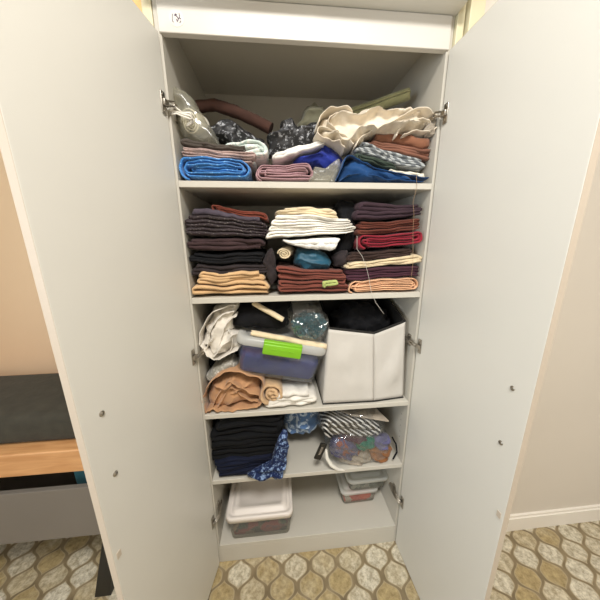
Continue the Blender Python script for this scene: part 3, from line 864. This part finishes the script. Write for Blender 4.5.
# teal tinsel in a clear bag
rnd = random.Random(5); mb = MB()
c0 = at(309, 325, .06)
for k in range(380):
    a0 = rnd.uniform(0, 2*PI); r0 = rnd.random()**.5; p = c0+Vector((.075*r0*math.cos(a0), rnd.uniform(-.028, .04), .058*r0*math.sin(a0)))
    pts = []; d = Vector((rnd.uniform(-.3, 1), rnd.uniform(-.6, .6), rnd.uniform(-1, .3))).normalized()
    for i in range(6):
        pts.append(p.copy()); d = (d+Vector((rnd.uniform(-.5, .5), rnd.uniform(-.5, .5), rnd.uniform(-.5, .5)))).normalized(); p = p+d*.008
        v = p-c0; s = max(1, math.sqrt((v.x/.078)**2+(v.z/.062)**2+(v.y/.05)**2)); p = c0+v/s
    mb.tube(pts, .0016, 4)
MAT['tinsel'] = plain('teal_tinsel', '#1d6673', .35, metal=.3); MAT['tinsel2'] = plain('grey_yarn', '#7f9194', .5)
o = mb.build('tinsel_fringe', 'tinsel', smooth=True); tag(o, 'teal tinsel fringe bundled in a clear bag above the plastic box', 'trimming', None, 'stuff')
blob('plastic_bag', 'clear crinkled bag holding teal tinsel fringe', [(286, 316), (292, 308), (308, 306), (322, 310), (331, 322), (332, 338), (326, 347), (308, 344), (294, 338), (287, 328)], .012, .12, 'bagcr', seed=71, amp=.02, freq=16, cat='bag', flat=.5)
# brown crumpled cloth bottom left
kc = blob('crumpled_cloth', 'light brown crumpled cloth at the bottom left of the third shelf', [(206, 396), (214, 384), (224, 378), (236, 376), (258, 382), (260, 392), (256, 402), (238, 408), (216, 411), (207, 410), (204, 404)], .026, .18, 'kraft', seed=77, amp=.03, freq=8, group=G3, minz=Z3, dirn=.75, pleat=34, flat=.55, edge=.1)
sheets(kc, [
    (0, [(205, 413), (203, 402), (206, 389), (214, 379), (224, 373), (236, 372), (250, 376), (262, 380), (263, 392), (261, 403)]),
    (.004, [(209, 413), (214, 403), (222, 391), (229, 382), (238, 387), (248, 392), (259, 396), (258, 404)]),
    (.010, [(214, 413), (220, 404), (226, 394), (232, 388), (240, 395), (250, 400), (258, 402)]),
    (-.004, [(205, 414), (212, 410), (226, 412), (242, 410), (256, 407), (262, 402)]),
], .008, .14, .004, .0, 7, Z3)
fold('folded_fabric', 'khaki folded fabric under the right end of the light brown cloth', [(260, 382), (284, 386), (286, 402), (260, 406)], .014, .22, 'khaki', turns=2.2, minz=Z3, group=G3)
fold('folded_fabric', 'white folded cloths in a flat pile below the plastic box', [(286, 389), (313, 390), (316, 405), (264, 411)], .010, .24, 'whitef', style='zig', turns=4, minz=Z3, group=G3, jit=.02, amp=.005)
blob('bagged_fabric', 'silvery grey cloth in plastic between the off-white and brown cloths', [(204, 380), (210, 372), (220, 366), (232, 361), (236, 368), (226, 374), (214, 380), (206, 386)], .03, .12, 'silver', seed=81, amp=.012, freq=20, group=G3)
blob('draped_fabric', 'black cloth deep behind the off-white cloth by the left wall', [(208, 352), (236, 350), (238, 366), (212, 374), (205, 368)], .12, .14, 'blackc', seed=84, amp=.01, freq=12, group=G3)
# white fabric bin
bn = thing('fabric_bin', 'large off-white fabric storage bin with black rim and lining on the third shelf', 'storage bin', (.70, .15, Z3))
yb = .014
BL = atz(323, 404, Z3+.003); BR = atz(406, 397, Z3+.003)
TLc = at(329, 328, BL.y+.012); TMc = at(374, 333, .010); TRc = at(405, 321, BR.y+.02)
TRc.x = min(TRc.x, .885); BR.x = min(BR.x, .885)
kx = .62
BM = BL.lerp(BR, kx)+Vector((0, -.010, 0)); _m = TLc.lerp(TRc, kx); _z = at(374, 333, _m.y-.012).z; TMc = Vector((at(374, 333, _m.y-.012).x, _m.y-.012, _z))
dB2 = .29
ins = Vector((0, dB2, 0))
bb = [BL, BM, BR, BR+ins, BL+ins+Vector((.0, 0, 0))]
tt = [TLc, TMc, TRc, TRc+ins+Vector((0, 0, .085)), TLc+ins+Vector((.0, 0, .085))]
def subgrid(quads, nx=16, nzz=16, sd=0, amp=.004, off=0.0):
    m = MB()
    for (p00, p10, p11, p01) in quads:
        vs = []; fs = []; nn_ = (p10-p00).cross(p01-p00).normalized()
        for j in range(nzz+1):
            for i in range(nx+1):
                s, t = i/nx, j/nzz
                p = p00.lerp(p10, s).lerp(p01.lerp(p11, s), t)
                k = math.sin(PI*s)*math.sin(PI*t)
                p = p+nn_*(amp*k*(nz(p.x*9+sd, p.z*9)*1.5+ridged(p, 7, sd)*.8)+off)
                vs.append(p)
        for j in range(nzz):
            for i in range(nx): fs.append((j*(nx+1)+i, j*(nx+1)+i+1, (j+1)*(nx+1)+i+1, (j+1)*(nx+1)+i))
        m.add(vs, fs)
    return m
qs = [(bb[i], bb[(i+1) % 5], tt[(i+1) % 5], tt[i]) for i in range(5)]
o = subgrid(qs, sd=3, amp=.009).build('outer_cover', 'binf', bn, True)
autosmooth(o, 45); sm = o.modifiers.new('s', 'SOLIDIFY'); sm.thickness = .002; sm.offset = 1
cn = sum(bb, Vector((0, 0, 0)))/5
def shr(p, c=cn, k=.965): return Vector((c.x+(p.x-c.x)*k, c.y+(p.y-c.y)*k, p.z))
bi = [shr(p)+Vector((0, 0, .004)) for p in bb]; ti = [shr(p, cn, .97)-Vector((0, 0, .001)) for p in tt]
m = MB()
for i in range(5): m.add([bi[i], ti[i], ti[(i+1) % 5], bi[(i+1) % 5]], [(0, 1, 2, 3)])
m.add(bi, [(0, 1, 2, 3, 4)]); m.build('lining', 'binb', bn)
m = MB(); rp = []
for i in range(5):
    for k in range(8): rp.append(tt[i].lerp(tt[(i+1) % 5], k/8))
rp.append(tt[0]); m.tube(rp, .0052, 8, False); autosmooth(m.build('rim_binding', 'binb', bn), 70)
m = MB(); m.tube([p+Vector((0, -.002, .002)) for p in (bb[4], bb[0], bb[1], bb[2], bb[3])], .0032, 6); m.build('base_piping', 'binb', bn)
m = MB(); m.tube([BM+Vector((0, -.0065, .01)), BM.lerp(TMc, .5)+Vector((0, -.006, 0)), TMc+Vector((0, -.003, -.01))], .0012, 5); m.build('centre_seam', 'binf', bn)
blob('draped_fabric', 'black cloth stuffed inside the off-white fabric bin', [(338, 336), (336, 318), (346, 309), (372, 307), (392, 314), (396, 328), (376, 340)], .10, .14, 'blackc', seed=91, amp=.03, freq=9, group=G3)

# ================================================================== FOURTH SHELF
fold('folded_fabric', 'black folded fabric pile at the left of the fourth shelf', [(216, 414), (281, 411), (284, 456), (208, 464)], .022, .26, 'blackn', style='zig', turns=9, minz=Z4, maxz=Z3-.023, group='fabrics on the fourth shelf', amp=.01)
fold('folded_fabric', 'navy blue folded fabric under the black pile', [(211, 463), (274, 455), (272, 471), (222, 480)], .006, .26, 'navy', style='zig', turns=6, minz=Z4, group='fabrics on the fourth shelf', amp=.006)
blob('draped_fabric', 'blue and white patterned cloth draped down beside the black and navy pile', [(280, 432), (285, 430), (289, 438), (289, 452), (286, 468), (283, 478), (276, 483), (270, 480), (262, 484), (255, 481), (249, 482), (247, 475), (256, 472), (266, 473), (274, 468), (278, 456), (279, 444)], -.030, .026, 'bluepat', seed=95, amp=.014, freq=22, pleat=70, group='fabrics on the fourth shelf', flat=.55)
blob('bagged_fabric', 'blue and white patterned fabric in plastic at the back centre of the fourth shelf', [(283, 414), (290, 408), (318, 408), (320, 434), (304, 439), (290, 438), (283, 428)], .11, .14, 'bluebag', seed=97, amp=.02, freq=14, pleat=45, minz=Z4, group='fabrics on the fourth shelf')
# striped cloth in clear plastic
fold('bagged_fabric', 'black and white striped cloth in clear plastic at the right of the fourth shelf', [(323, 416), (378, 420), (388, 440), (322, 440)], .035, .20, 'bwstripe', turns=1.5, minz=Z4+.085, group='fabrics on the fourth shelf', amp=.008)
blob('plastic_bag', 'clear shiny bag around the striped cloth on the fourth shelf', [(320, 417), (336, 412), (372, 414), (388, 424), (392, 438), (378, 444), (334, 443), (319, 436)], .018, .22, 'bagcr', seed=101, amp=.02, freq=14, cat='bag', flat=.5)
m = MB()
q = [at(337, 410, .10), at(374, 408, .10), at(389, 422, .03), at(352, 416, .04)]
m.add(q+[p+Vector((0, .004, .006)) for p in q], [(0, 1, 2, 3), (7, 6, 5, 4), (0, 4, 5, 1), (1, 5, 6, 2), (2, 6, 7, 3), (3, 7, 4, 0)])
o = m.build('paper_packet', 'greyt'); tag(o, 'flat grey-beige packet lying on the striped cloth', 'packet')
# zipped clear pouch
pouch = thing('zip_pouch', 'clear plastic zip pouch of coloured scraps at the right front of the fourth shelf', 'pouch', at(362, 465, .02))
blob('pouch_body', None, [(327, 452), (333, 441), (350, 436), (374, 436), (392, 440), (396, 450), (392, 462), (378, 468), (352, 470), (334, 469)], .002, .15, 'bagcr', seed=111, amp=.012, freq=13, flat=.5, parent=pouch, minz=Z4)
m = MB(); m.tube([at(326, 450, .0), at(327, 458, -.004), at(331, 465, -.004), at(338, 469.5, -.002), at(345, 470, .004)], [.006, .008, .0085, .007, .004], 8)
o = autosmooth(m.build('zip_tape', 'creamw', pouch), 60); o['label'] = 'white curved zip edge'
m = MB(); m.tube([at(392, 437, .06), at(396, 444, .03), at(397, 452, .02), at(393, 459, .01)], .004, 8); autosmooth(m.build('carry_cord', 'blackc', pouch), 60)
m = MB(); qa = at(324, 443.5, -.006); qb = at(317, 459, -.010)
dv = (qb-qa).normalized(); sv = Vector((-dv.z, 0, dv.x)).normalized()
Mt = Matrix(((dv.x, 0, sv.x, qa.x), (dv.y, 1, sv.y, qa.y), (dv.z, 0, sv.z, qa.z), (0, 0, 0, 1)))
m.box((0, -.004, -.016), ((qb-qa).length, .004, .016), Mt, .002); o = m.build('tag', 'black', pouch); o['label'] = 'black hang tag'
m = MB()
for k in range(7): m.box((.018+k*.006, -.0046, -.006+.001*(k % 2)), (.021+k*.006, -.0041, .004), Mt)
m.build('tag_print', 'greyt', pouch)
G4 = 'scraps inside the zip pouch'
for lb, poly, mt, sd in (
        ('purple-blue patterned scrap inside the zip pouch', [(329, 456), (334, 444), (356, 442), (364, 456), (348, 464)], 'purple', 121),
        ('emerald green scrap inside the zip pouch', [(354, 446), (364, 440), (378, 442), (376, 452), (360, 453)], 'emer', 122),
        ('amber brown scrap at the right inside the zip pouch', [(372, 452), (386, 446), (394, 453), (388, 465), (370, 463)], 'amber', 123),
        ('dark maroon scrap near the top of the zip pouch', [(342, 443), (352, 439), (368, 439), (370, 444), (352, 446)], 'wine', 124),
        ('lavender scrap at the right top inside the zip pouch', [(374, 444), (382, 439), (392, 442), (390, 450), (378, 451)], 'lav', 125),
        ('pale grey scrap at the bottom inside the zip pouch', [(338, 464), (344, 456), (370, 454), (376, 462), (362, 467)], 'greyt', 126)):
    if mt == 'emer' and 'emer' not in MAT: cm('emer', '#1d6a56'); cm('lav', '#5c5a7c'); MAT.update(C)
    blob('fabric_scrap', lb, poly, .014, .07, mt, seed=sd, amp=.016, freq=20, pleat=90, group=G4, nu=48, nv=20, minz=Z4+.003)

# ================================================================== BOTTOM
def lidded_box(name, label, BLp, BRp, depth, h, z0, body, lidm, yaw=None, lidh=.02, taper=.02, over=.008):
    a, b = atz(*BLp, z0), atz(*BRp, z0)
    ex = (b-a).normalized(); ey = Vector((-ex.y, ex.x, 0)); w = (b-a).length
    ctr = (a+b)/2+ey*(depth/2)
    M = Matrix(((ex.x, ey.x, 0, ctr.x), (ex.y, ey.y, 0, ctr.y), (0, 0, 1, z0), (0, 0, 0, 1)))
    t = thing(name, label, 'box', (ctr.x, ctr.y, z0))
    W0, D0 = w, depth
    loft([(W0-.03, D0-.03, .012, .004), (W0-.012, D0-.012, .018, 0), (W0-.002, D0-.002, .02, .006), (W0+taper, D0+taper, .026, h-.004), (W0+taper+.006, D0+taper+.006, .028, h)], M, True, False).build('box_body', body, t, True)
    w1, d1 = W0+taper+over, D0+taper+over
    loft([(w1+.002, d1+.002, .028, h-.006), (w1+.006, d1+.006, .03, h-.006), (w1+.006, d1+.006, .03, h+lidh*.5), (w1, d1, .028, h+lidh*.72), (w1-.022, d1-.022, .024, h+lidh*.72), (w1-.030, d1-.030, .022, h+lidh*.45), (w1-.05, d1-.05, .02, h+lidh*.45), (w1-.06, d1-.06, .02, h+lidh), (w1-.10, d1-.10, .02, h+lidh), (w1-.104, d1-.104, .02, h+lidh*.85)], M, False, True).build('lid', lidm, t, True)
    return t, M, W0, D0
def scrapmat(name, cols, scale=26, sc=1.0):
    n = N(name); p = n.n('ShaderNodeBsdfPrincipled'); p.inputs['Roughness'].default_value = .8
    tc = n.n('ShaderNodeTexCoord'); ns = n.n('ShaderNodeTexNoise'); ns.inputs['Scale'].default_value = 20
    n.l(tc.outputs['Object'], ns.inputs['Vector'])
    mx = n.mix(.12, tc.outputs['Object'], ns.outputs['Color'])
    v = n.n('ShaderNodeTexVoronoi'); v.inputs['Scale'].default_value = scale; n.l(mx, v.inputs['Vector'])
    s = n.n('ShaderNodeSeparateColor'); n.l(v.outputs['Color'], s.inputs[0])
    r = n.n('ShaderNodeValToRGB'); r.color_ramp.interpolation = 'CONSTANT'; n.l(s.outputs[0], r.inputs[0])
    el = r.color_ramp.elements
    while len(el) < len(cols): el.new(0.5)
    for i, c_ in enumerate(cols): el[i].position = i/len(cols); el[i].color = lin(c_)
    n.l(r.outputs[0], p.inputs['Base Color']); n.l(p.outputs[0], n.out.inputs[0]); return n.m
MAT['scraps'] = scrapmat('mixed_scraps', ['#3f4743', '#8d4a4c', '#5c5850', '#3f5a52', '#2f3136', '#9a8a74', '#4a4644', '#7a6d62', '#33413f', '#6d4a58'], 24)
MAT['scrapsg'] = scrapmat('grey_green_scraps', ['#6c746c', '#8e948a', '#565e58', '#a6a79c', '#727a74'], 26)
MAT['scrapso'] = scrapmat('pale_scraps', ['#b8b0a4', '#c9beb2', '#a59a8f', '#d4695a', '#b4a49a'], 16)
def contents(name, label, M, w, d, z0, z1, mat, seed=0):
    vs = []; fs = []; nx, ny = 26, 20; m = MB()
    for j in range(ny+1):
        for i in range(nx+1):
            x = (i/nx-.5)*w; y = (j/ny-.5)*d
            e = min(1, 6*min(i/nx, 1-i/nx))*min(1, 6*min(j/ny, 1-j/ny))
            vs.append(M @ Vector((x, y, z0+(z1-z0)*(.55+.45*e)+.012*e*nz(x*40+seed, y*40))))
    for j in range(ny):
        for i in range(nx): fs.append((j*(nx+1)+i, j*(nx+1)+i+1, (j+1)*(nx+1)+i+1, (j+1)*(nx+1)+i))
    k = len(vs); rim = [i for i in range(nx+1)]+[(j*(nx+1)+nx) for j in range(1, ny+1)]+[(ny*(nx+1)+i) for i in range(nx-1, -1, -1)]+[j*(nx+1) for j in range(ny-1, 0, -1)]
    for t_, r_ in enumerate(rim):
        lp = M.inverted() @ vs[r_]; vs.append(M @ Vector((lp.x*.96, lp.y*.96, z0)))
    n_ = len(rim)
    for t_ in range(n_): fs.append((rim[t_], rim[(t_+1) % n_], k+(t_+1) % n_, k+t_))
    fs.append(tuple(k+t_ for t_ in range(n_)))
    m.add(vs, fs); o = m.build(name, mat, smooth=True); tag(o, label, 'fabric', None, 'stuff'); return o
t, M, w, d = lidded_box('storage_box', 'large clear plastic box with a white lid on the cupboard floor, left', (231.5, 540), (290, 533.5), .31, .135, Z5+.001, 'boxplastic2', 'lidw', lidh=.028, taper=.022)
contents('fabric_scraps', 'mixed dark coloured scraps inside the large white-lidded box', M, w-.02, d-.02, .008, .105, 'scraps')
t, M, w, d = lidded_box('storage_box', 'lower cloudy plastic box with orange cloth inside, right side of cupboard floor', (343, 505), (375, 501), .15, .088, Z5+.001, 'boxplastic2', 'lid', lidh=.012, taper=.016)
contents('fabric_scraps', 'pale scraps inside the lower of the two right-hand boxes', M, w-.012, d-.012, .008, .06, 'scrapso', 5)
oc = M @ Vector((.032, -.064, .040))
# the orange cloth shows through the front wall of the lower box
MAT['orange'] = cloth('cloth_orange', '#e0654a')
def pebble(name, label, c, r, mat, cat, seed, group=None):
    m = MB(); vs = []; fs = []; nu, nv = 24, 12
    for j in range(nv+1):
        for i in range(nu):
            a, b = 2*PI*i/nu, PI*j/nv
            v = Vector((math.sin(b)*math.cos(a)*r[0], math.sin(b)*math.sin(a)*r[1], math.cos(b)*r[2]))
            vs.append(c+v*(1+.12*noise.noise(v*40+Vector((seed, 0, 0)))))
    for j in range(nv):
        for i in range(nu): fs.append((j*nu+i, j*nu+(i+1) % nu, (j+1)*nu+(i+1) % nu, (j+1)*nu+i))
    o = mesh(name, vs, fs, mat); tag(o, label, cat, group); return o
pebble('fabric_scrap', 'orange cloth bundle inside the lower right-hand box', oc, (.042, .010, .030), 'orange', 'fabric', 3)
t, M2, w, d = lidded_box('storage_box', 'upper small clear box with a pale lid, stacked at the cupboard bottom right', (350, 492), (385, 488), .14, .075, Z5+.104, 'boxplastic2', 'lid', lidh=.014, taper=.02)
contents('fabric_scraps', 'grey-green scraps inside the upper small box', M2, w-.012, d-.012, .006, .055, 'scrapsg', 9)

# threads hanging in front of the shelves
def thr(label, pp, mat, Y=-.006):
    m = MB(); pts = [at(x, y, Y) for x, y in pp]; fine = []
    for i in range(len(pts)-1):
        for k in range(4): fine.append(pts[i].lerp(pts[i+1], k/4))
    fine.append(pts[-1]); m.tube(fine, .0007, 5)
    tag(m.build('thread', mat, smooth=True), label, 'thread')
thr('loose brown thread hanging from the top shelf past the right stack', [(416, 172), (417, 186), (413, 202), (414, 214), (413, 230), (413, 246), (413, 262), (411, 280)], 'thread')
thr('white thread hanging from the second shelf in front of the peach fabric', [(357, 236), (357, 249), (362, 256), (366, 266), (369, 278), (371, 291), (376, 303), (384, 314)], 'threadw')

# ------------------------------------------------------------------ lights
def area(name, loc, rot, size, sy, power, col, shape='RECTANGLE'):
    l = bpy.data.lights.new(name, 'AREA'); l.shape = shape; l.size = size; l.size_y = sy; l.energy = power; l.color = col
    o = bpy.data.objects.new(name, l); COL.objects.link(o); o.location = loc; o.rotation_euler = rot; return o
lampc = (.42, -1.35)
lt = thing('ceiling_lamp', 'round white ceiling lamp over the middle of the room', 'lamp', (lampc[0], lampc[1], RZ))
m = MB(); m.tube([(lampc[0], lampc[1], RZ-.001), (lampc[0], lampc[1], RZ-.035)], .20, 32); autosmooth(m.build('lamp_base', 'base', lt))
area('lamp_light', (lampc[0], lampc[1], RZ-.04), (0, 0, 0), .60, .60, 66, (1, .975, .935), 'DISK')
area('window_daylight', (RX0-.12, (wy0+wy1)/2, (wz0+wz1)/2), (0, -PI/2, 0), 1.3, 1.25, 48, (.80, .90, 1))
wd = bpy.data.worlds.new('world'); S.world = wd; wd.use_nodes = True
wd.node_tree.nodes['Background'].inputs[0].default_value = (.75, .85, 1, 1); wd.node_tree.nodes['Background'].inputs[1].default_value = .5
S.view_settings.view_transform = 'Standard'; S.view_settings.look = 'None'; S.view_settings.gamma = 1
S.view_settings.use_curve_mapping = False
S.view_settings.exposure = -0.05
